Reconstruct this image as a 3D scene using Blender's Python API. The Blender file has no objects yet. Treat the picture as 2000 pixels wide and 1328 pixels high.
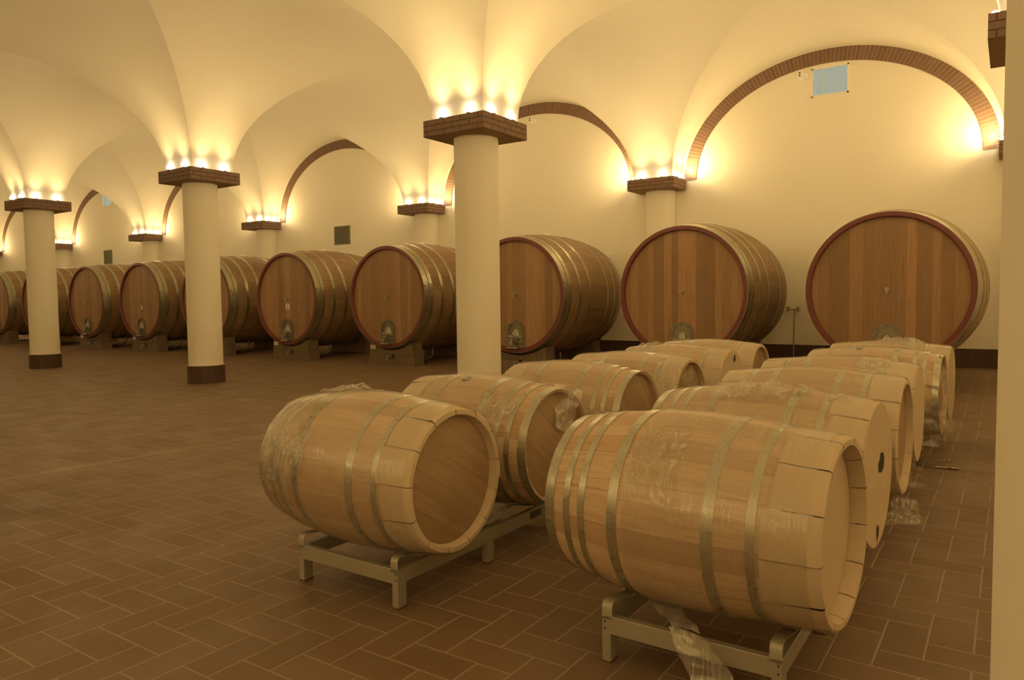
import bpy, math, random
from math import pi, sin, cos, sqrt, atan2, radians
from mathutils import Vector, Matrix, noise

# ------------------------------------------------------------------ camera
S = bpy.context.scene
C = bpy.data.collections.new('cellar'); S.collection.children.link(C)
F_PX, YAW, PITCH, ROLL, CAM_H = 1438.87, .5961, -.0561, -.0123, 1.315
fw = Vector((-sin(YAW)*cos(PITCH), cos(YAW)*cos(PITCH), sin(PITCH)))
r0 = Vector((cos(YAW), sin(YAW), 0)); u0 = r0.cross(fw)
rt = r0*cos(ROLL) + u0*sin(ROLL); up = -r0*sin(ROLL) + u0*cos(ROLL)
cd = bpy.data.cameras.new('camera'); cam = bpy.data.objects.new('camera', cd); C.objects.link(cam)
cd.sensor_fit = 'HORIZONTAL'; cd.sensor_width = 36; cd.lens = 36*F_PX/2000; cd.clip_start = .05
M = Matrix((rt, up, -fw)).transposed().to_4x4(); M.translation = (0, 0, CAM_H)
cam.matrix_world = M
S.camera = cam
def project(p):
    d = Vector(p) - Vector((0, 0, CAM_H)); z = d.dot(fw)
    return (1000 + F_PX*d.dot(rt)/z, 664 - F_PX*d.dot(up)/z, z)

# ------------------------------------------------------------------ world, exposure
W = bpy.data.worlds.new('world'); S.world = W; W.use_nodes = True
W.node_tree.nodes['Background'].inputs[0].default_value = (.02, .015, .01, 1)
W.node_tree.nodes['Background'].inputs[1].default_value = .2
S.view_settings.view_transform = 'Standard'; S.view_settings.look = 'None'
S.view_settings.exposure = 0.0; S.view_settings.gamma = 1.0
try: S.view_settings.use_curve_mapping = False
except Exception: pass
LAMP_W = 43.0                       # every uplight on the capitals
LAMP_COL = (1.0, .700, .295)

# ------------------------------------------------------------------ measured plan (metres)
BAY = 5.628
X0 = .249                           # column line nearest the camera
ROWS = (-9.676, -4.048, 1.580, 7.208, 12.836)
Y_WALL = 12.95; Y_FRONT = -9.79; X_RIGHT = 5.99; N_LEFT = 9
X_LEFT = X0 - BAY*N_LEFT - .115
CAP = .443; CAP_Z = 3.235; CAP_T = .19; SPR = CAP_Z + CAP_T
R_COL = .2675; R_BASE = .2923; H_BASE = .284
VS = .365; VA = BAY/2 - VS; VB = 1.89; VD = .03
SLOPE0 = 7.7; SLOPE = .197/(Y_WALL - SLOPE0)
def floor_z(y): return max(0, (y - SLOPE0)*SLOPE)

# ------------------------------------------------------------------ helpers
def tag(o, label=None, cat=None, group=None, kind=None):
    if label: o['label'] = label
    if cat: o['category'] = cat
    if group: o['group'] = group
    if kind: o['kind'] = kind
    return o
def empty(name, loc=(0, 0, 0), rz=0):
    o = bpy.data.objects.new(name, None); C.objects.link(o)
    o.location = loc; o.rotation_euler = (0, 0, rz); o.empty_display_size = .1
    return o
class MB:
    """collects faces (with optional uv) and links them as one mesh object"""
    def __init__(s): s.v = []; s.f = []; s.uv = []
    def add(s, vs, fs, uvs=None):
        n = len(s.v); s.v += [tuple(p) for p in vs]
        for i, f in enumerate(fs):
            s.f.append([k+n for k in f]); s.uv.append(uvs[i] if uvs else None)
        return s
    def box(s, x0, x1, y0, y1, z0, z1, M=None):
        vs = [(x, y, z) for x in (x0, x1) for y in (y0, y1) for z in (z0, z1)]
        if M: vs = [M @ Vector(p) for p in vs]
        fs = [(0, 1, 3, 2), (4, 6, 7, 5), (0, 4, 5, 1), (2, 3, 7, 6), (0, 2, 6, 4), (1, 5, 7, 3)]
        us = []
        for f in fs:
            us.append([((vs[k][0] if f in (fs[2], fs[3], fs[4], fs[5]) else vs[k][1]), (vs[k][2] if f not in (fs[4], fs[5]) else vs[k][1])) for k in f])
        return s.add(vs, fs, us)
    def bevel_box(s, x0, x1, y0, y1, z0, z1, b=.003, M=None):
        # box with chamfered edges
        vs = []; idx = {}
        X = (x0, x1); Y = (y0, y1); Z = (z0, z1)
        for i in (0, 1):
            for j in (0, 1):
                for k in (0, 1):
                    sx, sy, sz = (1-2*i), (1-2*j), (1-2*k)
                    for a in range(3):
                        p = [X[i], Y[j], Z[k]]
                        if a != 0: p[0] += sx*b
                        if a != 1: p[1] += sy*b
                        if a != 2: p[2] += sz*b
                        idx[i, j, k, a] = len(vs); vs.append(p)
        fs = []
        for a in range(3):
            o = [c for c in range(3) if c != a]
            for e in (0, 1):
                q = []
                for (m, n) in ((0, 0), (1, 0), (1, 1), (0, 1)):
                    t = [0, 0, 0]; t[a] = e; t[o[0]] = m; t[o[1]] = n; q.append(idx[t[0], t[1], t[2], a])
                fs.append(q if (e == 1) == (a != 1) else q[::-1])
        for a in range(3):          # edges running along axis a
            o = [c for c in range(3) if c != a]
            for m in (0, 1):
                for n in (0, 1):
                    t0 = [0, 0, 0]; t0[o[0]] = m; t0[o[1]] = n; t1 = list(t0); t1[a] = 1
                    fs.append([idx[(*t0, o[0])], idx[(*t1, o[0])], idx[(*t1, o[1])], idx[(*t0, o[1])]])
        for i in (0, 1):
            for j in (0, 1):
                for k in (0, 1): fs.append([idx[i, j, k, 0], idx[i, j, k, 1], idx[i, j, k, 2]])
        if M: vs = [M @ Vector(p) for p in vs]
        return s.add(vs, fs)
    def revolve(s, prof, seg=48, axis='X', a0=0, a1=2*pi, loc=(0, 0, 0), M=None):
        full = abs(a1-a0-2*pi) < 1e-6; n = seg if full else seg+1; vs = []
        for i in range(n):
            a = a0 + (a1-a0)*i/seg; ca, sa = cos(a), sin(a)
            for (t, r) in prof:
                p = {'X': (t, r*ca, r*sa), 'Z': (r*ca, r*sa, t), 'Y': (r*sa, t, r*ca)}[axis]
                vs.append(Vector(p) + Vector(loc))
        m = len(prof); fs = []; us = []; L = [0]
        for k in range(m-1): L.append(L[-1] + sqrt((prof[k+1][0]-prof[k][0])**2 + (prof[k+1][1]-prof[k][1])**2))
        rr = max(r for _, r in prof)
        for i in range(seg):
            j = (i+1) % n
            for k in range(m-1):
                fs.append((i*m+k, i*m+k+1, j*m+k+1, j*m+k))
                ua = (a0 + (a1-a0)*i/seg)*rr; ub = (a0 + (a1-a0)*(i+1)/seg)*rr
                us.append([(ua, L[k]), (ua, L[k+1]), (ub, L[k+1]), (ub, L[k])])
        if M: vs = [M @ p for p in vs]
        return s.add(vs, fs, us)
    def disc(s, x, r, seg=48, axis='X', loc=(0, 0, 0), M=None):
        return s.revolve([(x, r), (x, 0.0001)], seg, axis, loc=loc, M=M)
    def cyl(s, p0, p1, r, seg=16, r1=None):
        p0 = Vector(p0); p1 = Vector(p1); d = p1-p0; q = d.to_track_quat('Z', 'Y').to_matrix().to_4x4(); q.translation = p0
        r1 = r if r1 is None else r1
        return s.revolve([(0, .0001), (0, r), (d.length, r1), (d.length, .0001)], seg, 'Z', M=q)
    def tube(s, pts, r, seg=10):
        pts = [Vector(p) for p in pts]; vs = []; n = len(pts)
        t = (pts[1]-pts[0]).normalized(); up_ = Vector((0, 0, 1)) if abs(t.z) < .9 else Vector((1, 0, 0))
        a = t.cross(up_).normalized()
        for i, p in enumerate(pts):
            t = ((pts[min(i+1, n-1)] - pts[max(i-1, 0)])).normalized()
            a = (a - t*a.dot(t)).normalized(); b = t.cross(a)
            for k in range(seg): vs.append(p + a*r*cos(2*pi*k/seg) + b*r*sin(2*pi*k/seg))
        fs = [(i*seg+k, i*seg+(k+1) % seg, (i+1)*seg+(k+1) % seg, (i+1)*seg+k) for i in range(n-1) for k in range(seg)]
        fs += [tuple(range(seg))[::-1], tuple(range((n-1)*seg, n*seg))]
        return s.add(vs, fs)
    def extrude(s, poly, y0, y1, plane='XZ'):
        """prism of a 2D outline; plane XZ is extruded along Y, YZ along X"""
        n = len(poly)
        if plane == 'XZ': vs = [(a, y0, b) for a, b in poly] + [(a, y1, b) for a, b in poly]
        elif plane == 'YZ': vs = [(y0, a, b) for a, b in poly] + [(y1, a, b) for a, b in poly]
        else: vs = [(a, b, y0) for a, b in poly] + [(a, b, y1) for a, b in poly]
        fs = [tuple(range(n)), tuple(range(n, 2*n))[::-1]] + [(i, i+n, (i+1) % n + n, (i+1) % n) for i in range(n)]
        return s.add(vs, fs)
    def strip(s, path, w0, w1, th, plane='YZ'):
        """thin bent plate following a path, between w0 and w1"""
        n = len(path); off = []
        for i in range(n):
            a = path[max(i-1, 0)]; b = path[min(i+1, n-1)]; dx, dy = b[0]-a[0], b[1]-a[1]; l = sqrt(dx*dx+dy*dy) or 1
            off.append((path[i][0] - dy/l*th, path[i][1] + dx/l*th))
        vs = []; 
        for w in (w0, w1):
            for P in (path, off):
                for (a, b) in P: vs.append((w, a, b))
        fs = []
        for i in range(n-1):
            fs += [(i, i+1, 2*n+i+1, 2*n+i), (n+i, 3*n+i, 3*n+i+1, n+i+1), (i, n+i, n+i+1, i+1), (2*n+i, 2*n+i+1, 3*n+i+1, 3*n+i)]
        fs += [(0, 2*n, 3*n, n), (n-1, 2*n-1, 4*n-1, 3*n-1)]
        return s.add(vs, fs)
    def build(s, name, mat, parent=None, smooth=0, loc=(0, 0, 0), rot=None):
        me = bpy.data.meshes.new(name); me.from_pydata(s.v, [], s.f)
        if any(u for u in s.uv):
            l = me.uv_layers.new(name='uv'); i = 0; flat = []
            for f, u in zip(s.f, s.uv):
                for k in range(len(f)): flat += list(u[k]) if u else [0, 0]
            l.data.foreach_set('uv', flat)
        me.materials.append(mat)
        me.validate(); me.update()
        if smooth:
            me.polygons.foreach_set('use_smooth', [True]*len(me.polygons)); me.set_sharp_from_angle(angle=radians(smooth))
        o = bpy.data.objects.new(name, me); C.objects.link(o); o.location = loc
        if rot: o.rotation_euler = rot
        if parent: o.parent = parent
        return o
def copy_tree(o, parent=None):
    c = o.copy(); C.objects.link(c); c.parent = parent
    for ch in o.children: copy_tree(ch, c)
    return c

# ------------------------------------------------------------------ material helpers
class NT:
    def __init__(s, name):
        s.m = bpy.data.materials.new(name); s.m.use_nodes = True; s.t = s.m.node_tree
        s.b = s.t.nodes['Principled BSDF']; s.out = s.t.nodes['Material Output']
    def n(s, typ, **kw):
        nd = s.t.nodes.new(typ)
        for k, v in kw.items(): setattr(nd, k, v)
        return nd
    def link(s, a, b): s.t.links.new(a, b)
    def put(s, sock, v):
        if hasattr(v, 'is_output'): s.link(v, sock)
        else: sock.default_value = v
    def math(s, op, a, b=None, c=None, clamp=False):
        nd = s.n('ShaderNodeMath', operation=op, use_clamp=clamp)
        for i, v in enumerate((a, b, c)):
            if v is not None: s.put(nd.inputs[i], v)
        return nd.outputs[0]
    def mix(s, f, a, b, blend='MIX'):
        nd = s.n('ShaderNodeMix', data_type='RGBA', blend_type=blend)
        s.put(nd.inputs[0], f)
        for sock, v in ((nd.inputs[6], a), (nd.inputs[7], b)):
            s.put(sock, v if hasattr(v, 'is_output') else (*v, 1) if len(v) == 3 else v)
        return nd.outputs[2]
    def sep(s, v):
        nd = s.n('ShaderNodeSeparateXYZ'); s.link(v, nd.inputs[0]); return nd.outputs
    def comb(s, x, y, z):
        nd = s.n('ShaderNodeCombineXYZ')
        for i, v in enumerate((x, y, z)): s.put(nd.inputs[i], v)
        return nd.outputs[0]
    def noise(s, vec, scale=5, detail=3, rough=.5, dist=0):
        nd = s.n('ShaderNodeTexNoise'); s.link(vec, nd.inputs['Vector'])
        nd.inputs['Scale'].default_value = scale; nd.inputs['Detail'].default_value = detail
        nd.inputs['Roughness'].default_value = rough; nd.inputs['Distortion'].default_value = dist
        return nd.outputs['Fac']
    def white(s, vec):
        nd = s.n('ShaderNodeTexWhiteNoise', noise_dimensions='3D'); s.link(vec, nd.inputs['Vector']); return nd.outputs['Value']
    def ramp(s, f, lo, hi, a=0., b=1.):
        nd = s.n('ShaderNodeMapRange'); s.put(nd.inputs[0], f)
        for i, v in enumerate((lo, hi, a, b)): nd.inputs[i+1].default_value = v
        return nd.outputs[0]
    def coord(s, kind='Object'): return s.n('ShaderNodeTexCoord').outputs[kind]
    def rand(s): return s.n('ShaderNodeObjectInfo').outputs['Random']
    def scale(s, v, sc, off=None):
        nd = s.n('ShaderNodeVectorMath', operation='MULTIPLY'); s.link(v, nd.inputs[0]); nd.inputs[1].default_value = sc
        return nd.outputs[0]
    def addv(s, a, b):
        nd = s.n('ShaderNodeVectorMath', operation='ADD'); s.link(a, nd.inputs[0]); s.put(nd.inputs[1], b); return nd.outputs[0]
    def bump(s, h, strength=.3, dist=.01):
        nd = s.n('ShaderNodeBump'); nd.inputs['Strength'].default_value = strength; nd.inputs['Distance'].default_value = dist
        s.put(nd.inputs['Height'], h); s.link(nd.outputs[0], s.b.inputs['Normal']); return nd
    def base(s, col, rough=.6, metal=0, spec=.5):
        s.put(s.b.inputs['Base Color'], col if hasattr(col, 'is_output') else (*col, 1))
        s.put(s.b.inputs['Roughness'], rough); s.put(s.b.inputs['Metallic'], metal)
        s.b.inputs['Specular IOR Level'].default_value = spec
        return s

def mat_plain(name, col, rough=.6, metal=0, var=.08, scale=12, spec=.5):
    t = NT(name); v = t.coord(); n = t.noise(v, scale, 4)
    c2 = tuple(c*(1-var) for c in col); c1 = tuple(min(1, c*(1+var)) for c in col)
    t.base(t.mix(n, c2, c1), rough, metal, spec); return t.m
def mat_plaster():
    t = NT('plaster'); p = t.n('ShaderNodeNewGeometry').outputs['Position']
    n = t.noise(p, .8, 4); n2 = t.noise(p, 9, 5, .6)
    t.base(t.mix(n, (.90, .85, .72), (.93, .89, .78)), .75, 0, .25)
    t.bump(t.math('ADD', t.math('MULTIPLY', n2, .5), t.noise(p, 2.2, 2)), .35, .012)
    return t.m
def mat_floor():
    t = NT('terracotta_floor_tiles'); Wd = .1485
    p = t.n('ShaderNodeNewGeometry').outputs['Position']; x, y, z = t.sep(p)
    X = t.math('DIVIDE', t.math('ADD', x, 3.206 + 3*Wd + 400*Wd), Wd); Y = t.math('DIVIDE', t.math('SUBTRACT', y, 1.325 - 400*Wd), Wd)
    i = t.math('FLOOR', X); j = t.math('FLOOR', Y); fx = t.math('FRACT', X); fy = t.math('FRACT', Y)
    k = t.math('FLOORED_MODULO', t.math('SUBTRACT', i, j), 4)
    is_ = lambda v: t.math('COMPARE', k, v, .3)
    k0, k1, k2, k3 = is_(0.), is_(1.), is_(2.), is_(3.)
    dl = t.math('ADD', fx, k1); dr = t.math('ADD', t.math('SUBTRACT', 1., fx), k0)
    db = t.math('ADD', fy, k2); dt = t.math('ADD', t.math('SUBTRACT', 1., fy), k3)
    # the joint over the lower half of an upright tile belongs to the tile itself
    dmin = t.math('MINIMUM', t.math('MINIMUM', dl, dr), t.math('MINIMUM', db, dt))
    wob = t.math('MULTIPLY', t.math('SUBTRACT', t.noise(p, 30, 2), .5), .012)
    joint = t.ramp(t.math('ADD', dmin, wob), .020, .034, 1., 0.)
    idx = t.comb(t.math('SUBTRACT', i, k1), t.math('SUBTRACT', j, k2), 0.)
    r = t.white(idx)
    tile = t.mix(r, (.165, .097, .053), (.205, .125, .072))
    tile = t.mix(t.ramp(t.noise(p, 1.1, 4, .6), .35, .7), tile, t.mix(.35, tile, (.25, .18, .115)))
    tile = t.mix(t.math('MULTIPLY', t.noise(p, 60, 3), .25), tile, (.11, .066, .038))
    dusty = t.ramp(t.noise(p, .5, 2), .4, .65, .15, .75)
    tile = t.mix(t.math('MULTIPLY', dusty, .12), tile, (.34, .27, .19))
    col = t.mix(t.math('MULTIPLY', joint, .85), tile, (.33, .26, .185))
    # movement joints
    jx = t.math('ABSOLUTE', t.math('ADD', x, t.math('SUBTRACT', 6.52, t.math('MULTIPLY', y, .10))))
    j1 = t.math('MULTIPLY', t.ramp(jx, .012, .018, 1., 0.), t.math('LESS_THAN', y, 6.34))
    col = t.mix(t.math('MULTIPLY', j1, .8), col, (.34, .28, .19))
    j2 = t.ramp(t.math('ABSOLUTE', t.math('SUBTRACT', y, 6.35)), .012, .018, 1., 0.)
    col = t.mix(j2, col, (.09, .065, .03))
    t.base(col, t.ramp(t.noise(p, 3, 3), .3, .7, .48, .68), 0, .35)
    t.bump(t.math('SUBTRACT', t.math('MULTIPLY', t.noise(p, 40, 3), .15), joint), .5, .003)
    return t.m
def wood(name, ca, cb, seams='angle', nst=30, grain=1., rough=.55, dark=(.25, .15, .08), plank=.1, spec=.3, gk=.45):
    """seams 'angle': staves round local X; 'plank': boards whose width runs along local Y (grain along Z)"""
    t = NT(name); v = t.coord(); x, y, z = t.sep(v); rnd = t.rand()
    if seams == 'angle':
        a = t.math('MULTIPLY', t.math('ARCTAN2', y, z), nst/(2*pi)); q = t.math('ADD', a, 50.37)
        rr = t.math('SQRT', t.math('ADD', t.math('MULTIPLY', y, y), t.math('MULTIPLY', z, z)))
        gv = t.comb(t.math('MULTIPLY', x, 2.2), t.math('MULTIPLY', a, 3.2), t.math('MULTIPLY', rr, 2.))
        seamw = .018
    else:
        q = t.math('ADD', t.math('DIVIDE', y, plank), 50.31)
        gv = t.comb(t.math('MULTIPLY', z, 2.2), t.math('MULTIPLY', y, 30.), t.math('MULTIPLY', x, 3.))
        seamw = .012/plank*.1
    # staves of uneven width
    q = t.math('ADD', q, t.math('MULTIPLY', t.math('SINE', t.math('MULTIPLY', q, 2.3)), .18))
    iq = t.math('FLOOR', q); fq = t.math('FRACT', q)
    id_ = t.white(t.comb(iq, t.math('MULTIPLY', rnd, 97.), 3.))
    gv = t.addv(gv, t.comb(t.math('MULTIPLY', id_, 31.), t.math('MULTIPLY', iq, 7.3), t.math('MULTIPLY', rnd, 13.)))
    g = t.noise(gv, 6*grain, 6, .62, .6); g2 = t.noise(gv, 1.2, 3, .5, .3)
    c = t.mix(id_, ca, cb)
    c = t.mix(t.ramp(g, .38, .72, 0., gk), c, dark)
    c = t.mix(t.ramp(g2, .45, .75, 0., .45), c, dark)
    knot = t.ramp(t.noise(t.addv(gv, (3.1, 1.7, 9.)), .55, 1, .3), .74, .80, 0., .5)
    c = t.mix(knot, c, tuple(d*.6 for d in dark))
    d = t.math('MINIMUM', fq, t.math('SUBTRACT', 1., fq)); seam = t.ramp(d, seamw*.4, seamw, 1., 0.)
    c = t.mix(t.math('MULTIPLY', seam, .55), c, tuple(k*.6 for k in dark))
    t.base(c, rough, 0, spec)
    t.bump(t.math('SUBTRACT', t.math('MULTIPLY', g, .3), seam), .35, .002)
    return t.m
def galvanised(name, col=(.52, .50, .40), rough=.30):
    t = NT(name); v = t.coord(); x, y, z = t.sep(v)
    a = t.math('ARCTAN2', y, z)
    n = t.noise(t.comb(t.math('MULTIPLY', x, 40.), t.math('MULTIPLY', a, 4.), 0.), 3, 5, .65)
    n2 = t.noise(t.comb(t.math('MULTIPLY', x, 8.), t.math('MULTIPLY', a, 9.), 2.), 2, 4)
    t.base(t.mix(n, tuple(c*.75 for c in col), tuple(min(1, c*1.2) for c in col)), t.ramp(n2, .3, .7, rough-.08, rough+.14), .82, .5)
    t.bump(n2, .05, .001)
    return t.m
def mat_brick(name, w, h, mort, ca, cb, cm, radial=False):
    t = NT(name); uv = t.coord('UV')
    nd = t.n('ShaderNodeTexBrick'); t.link(uv, nd.inputs['Vector'])
    nd.inputs['Color1'].default_value = (*ca, 1); nd.inputs['Color2'].default_value = (*cb, 1); nd.inputs['Mortar'].default_value = (*cm, 1)
    nd.inputs['Scale'].default_value = 1; nd.inputs['Mortar Size'].default_value = mort; nd.inputs['Mortar Smooth'].default_value = .3
    nd.inputs['Brick Width'].default_value = w; nd.inputs['Row Height'].default_value = h
    if radial: nd.offset = 0
    n = t.noise(t.coord(), 14, 4)
    t.base(t.mix(t.math('MULTIPLY', n, .35), nd.outputs['Color'], tuple(c*.6 for c in ca)), .8, 0, .2)
    t.bump(t.math('SUBTRACT', t.math('MULTIPLY', n, .3), nd.outputs['Fac']), .4, .006)
    return t.m
def mat_skirt():
    t = NT('dark_skirting_tiles'); u, v, _ = t.sep(t.coord('UV'))
    f = t.math('FRACT', t.math('DIVIDE', u, .148)); d = t.math('MINIMUM', f, t.math('SUBTRACT', 1., f))
    j = t.ramp(d, .015, .03, 1., 0.); idn = t.white(t.comb(t.math('FLOOR', t.math('DIVIDE', u, .148)), 1., 1.))
    t.base(t.mix(t.math('MULTIPLY', j, .6), t.mix(idn, (.085, .050, .036), (.105, .062, .045)), (.20, .15, .11)), .5, 0, .3)
    return t.m
def mat_film(name, base_a=.10, edge_a=.35, streak=.10, body=(.85, .78, .62), rough=.16, bumps=.5, fade=False, gl=.45):
    t = NT(name); t.t.nodes.remove(t.b)
    v = t.coord(); x, y, z = t.sep(v); a = t.math('ARCTAN2', y, z)
    sv = t.comb(t.math('MULTIPLY', x, 60.), t.math('MULTIPLY', a, 1.6), 0.)
    st = t.noise(sv, 2.2, 4, .6, .2); cr = t.noise(v, 9, 5, .6, 1.2)
    lw = t.n('ShaderNodeLayerWeight'); lw.inputs[0].default_value = .35
    al = t.math('ADD', t.math('MULTIPLY', t.math('POWER', lw.outputs['Facing'], 2.), edge_a), base_a)
    al = t.math('ADD', al, t.math('ADD', t.ramp(st, .52, .75, 0., streak), t.ramp(cr, .55, .72, 0., streak)), clamp=True)
    if fade:            # torn sheets thin out irregularly towards their borders
        u, w, _ = t.sep(t.coord('UV'))
        e = t.math('MINIMUM', t.math('MINIMUM', u, t.math('SUBTRACT', 1., u)), t.math('MINIMUM', w, t.math('SUBTRACT', 1., w)))
        rag = t.ramp(t.math('ADD', e, t.math('MULTIPLY', t.math('SUBTRACT', t.noise(v, 16, 4, .6), .5), .35)), .02, .14, 0., 1.)
        wisp = t.ramp(t.noise(v, 22, 5, .65, 2.), .42, .66, .25, 1.)
        al = t.math('MULTIPLY', al, t.math('MULTIPLY', rag, wisp))
    bp = t.n('ShaderNodeBump'); bp.inputs['Strength'].default_value = bumps; bp.inputs['Distance'].default_value = .004
    t.link(t.math('ADD', st, t.math('MULTIPLY', cr, .8)), bp.inputs['Height'])
    tr = t.n('ShaderNodeBsdfTransparent'); tr.inputs[0].default_value = (.97, .96, .94, 1)
    df = t.n('ShaderNodeBsdfDiffuse'); df.inputs[0].default_value = (*body, 1); t.link(bp.outputs[0], df.inputs['Normal'])
    gs = t.n('ShaderNodeBsdfGlossy'); gs.inputs['Roughness'].default_value = rough; t.link(bp.outputs[0], gs.inputs['Normal'])
    m0 = t.n('ShaderNodeMixShader'); m0.inputs[0].default_value = gl; t.link(df.outputs[0], m0.inputs[1]); t.link(gs.outputs[0], m0.inputs[2])
    m1 = t.n('ShaderNodeMixShader'); t.link(al, m1.inputs[0]); t.link(tr.outputs[0], m1.inputs[1]); t.link(m0.outputs[0], m1.inputs[2])
    t.link(m1.outputs[0], t.out.inputs[0]); return t.m
def mat_emit(name, col, k, sample=True):
    t = NT(name); e = t.n('ShaderNodeEmission'); e.inputs[0].default_value = (*col, 1); e.inputs[1].default_value = k
    t.link(e.outputs[0], t.out.inputs[0])
    if not sample: t.m.cycles.emission_sampling = 'NONE'
    return t.m

PLASTER = mat_plaster(); FLOOR = mat_floor(); SKIRT = mat_skirt()
BRICK_CAP = mat_brick('capital_brick', .25, .0634, .007, (.26, .172, .130), (.31, .20, .148), (.11, .078, .052))
BRICK_ARCH = mat_brick('arch_brick', .066, .5, .0035, (.27, .165, .12), (.23, .14, .10), (.50, .42, .32), True)
OAK = wood('pale_oak_staves', (.72, .55, .375), (.47, .32, .195), nst=26, dark=(.40, .26, .15))
OAK_HEAD = wood('pale_oak_head', (.47, .33, .20), (.38, .26, .155), 'plank', plank=.085, dark=(.25, .16, .09))
CASK = wood('cask_staves', (.40, .26, .15), (.29, .185, .105), nst=46, dark=(.17, .105, .055), grain=.8)
CASK_HEAD = wood('cask_head', (.46, .28, .15), (.27, .165, .088), 'plank', plank=.125, dark=(.20, .12, .06), gk=.28, rough=.5)
BEAM = wood('rough_beam', (.25, .18, .11), (.20, .14, .09), 'plank', plank=5., dark=(.11, .075, .045), rough=.8)
RED = mat_plain('red_chime_paint', (.175, .046, .040), .5)
RIM_WOOD = mat_plain('oak_chime', (.40, .26, .14), .65)
HOOP = galvanised('galvanised_hoop'); HOOP_DARK = galvanised('cask_hoop', (.42, .40, .29), .32)
STEEL = mat_plain('stainless_steel', (.50, .48, .42), .3, .9, .1, 20)
STEEL_DULL = mat_plain('dull_steel', (.27, .25, .20), .45, .8, .15, 20)
DOOR_STEEL = mat_plain('door_steel', (.33, .29, .22), .32, .8, .12, 16)
DARK_STEEL = mat_plain('dark_bolt_steel', (.10, .09, .07), .5, .5)
DARK = mat_plain('dark_opening', (.03, .025, .02), .8)
RACK = mat_plain('painted_rack_metal', (.42, .39, .31), .42, .4, .05, 8)
FOOT = mat_plain('brown_foot_pad', (.14, .06, .04), .6)
CARD = mat_plain('cardboard', (.62, .50, .35), .85, 0, .07, 6, .15)
PAPER = mat_plain('white_label_paper', (.80, .72, .58), .7, 0, .03)
INK = mat_plain('dark_ink', (.10, .09, .08), .6)
BUNG = mat_plain('grey_bung', (.22, .19, .13), .6)
WHITE = mat_plain('white_plastic', (.92, .90, .87), .4, 0, .02)
SLAT = mat_plain('pale_grey_slat', (.72, .80, .78), .4, .2, .04)
VENT = mat_plain('olive_vent_metal', (.22, .21, .14), .5, .3, .1)
PLATE = mat_plain('dark_rack_plate', (.07, .085, .075), .5)
PIPE = mat_plain('beige_pipe', (.42, .35, .24), .5, .2)
COPPER = mat_plain('brass_tap', (.40, .30, .16), .35, .8)
FILM = mat_film('stretch_film', .14, .26, .20, (.90, .84, .72), rough=.11, bumps=.7, gl=.6)
FILM_TRAIL = mat_film('trailing_film', .30, .40, .45, (.92, .88, .78), .16, .9)
FILM_HEAVY = mat_film('crumpled_film', .38, .45, .55, (.85, .80, .68), .18, .9, True)
BULB = mat_emit('glowing_bulb', (1, .86, .62), 24, False)
DAYLIGHT = mat_emit('daylit_pane', (.60, .72, .66), .6)

# ------------------------------------------------------------------ room shell
m = MB()
xs = [X_LEFT, X_RIGHT]; ys = [Y_FRONT, SLOPE0, Y_WALL]
for a, b in zip(ys, ys[1:]):
    m.add([(xs[0], a, floor_z(a)), (xs[1], a, floor_z(a)), (xs[1], b, floor_z(b)), (xs[0], b, floor_z(b))], [(0, 1, 2, 3)])
tag(m.build('floor', FLOOR), kind='structure')
def wall(name, p, q):
    m = MB(); m.add([(p[0], p[1], -.1), (q[0], q[1], -.1), (q[0], q[1], 5.6), (p[0], p[1], 5.6)], [(0, 1, 2, 3)])
    tag(m.build(name, PLASTER), kind='structure')
wall('wall_back', (X_LEFT, Y_WALL), (X_RIGHT, Y_WALL)); wall('wall_front', (X_LEFT, Y_FRONT), (X_RIGHT, Y_FRONT))
wall('wall_left', (X_LEFT, Y_FRONT), (X_LEFT, Y_WALL)); wall('wall_right', (X_RIGHT, Y_FRONT), (X_RIGHT, Y_WALL))
def skirting(name, p, q, z, ny):
    d = Vector((q[0]-p[0], q[1]-p[1], 0)); L = d.length; nx = Vector(ny)*.014; m = MB()
    a = Vector((p[0], p[1], 0)); b = Vector((q[0], q[1], 0)); zz = Vector((0, 0, z)); h = Vector((0, 0, H_BASE)); dn = Vector((0, 0, -.05))
    vs = [a+nx+zz+dn, b+nx+zz+dn, b+nx+zz+h, a+nx+zz+h, b+zz+h, a+zz+h]
    m.add(vs, [(0, 1, 2, 3), (3, 2, 4, 5)], [[(0, 0), (L, 0), (L, .3), (0, .3)], [(0, .3), (L, .3), (L, .31), (0, .31)]])
    tag(m.build(name, SKIRT), kind='structure')
skirting('baseboard_back', (X_LEFT, Y_WALL), (X_RIGHT, Y_WALL), floor_z(Y_WALL), (0, -1, 0))
skirting('baseboard_right', (X_RIGHT, Y_FRONT), (X_RIGHT, SLOPE0), 0, (-1, 0, 0))

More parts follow.
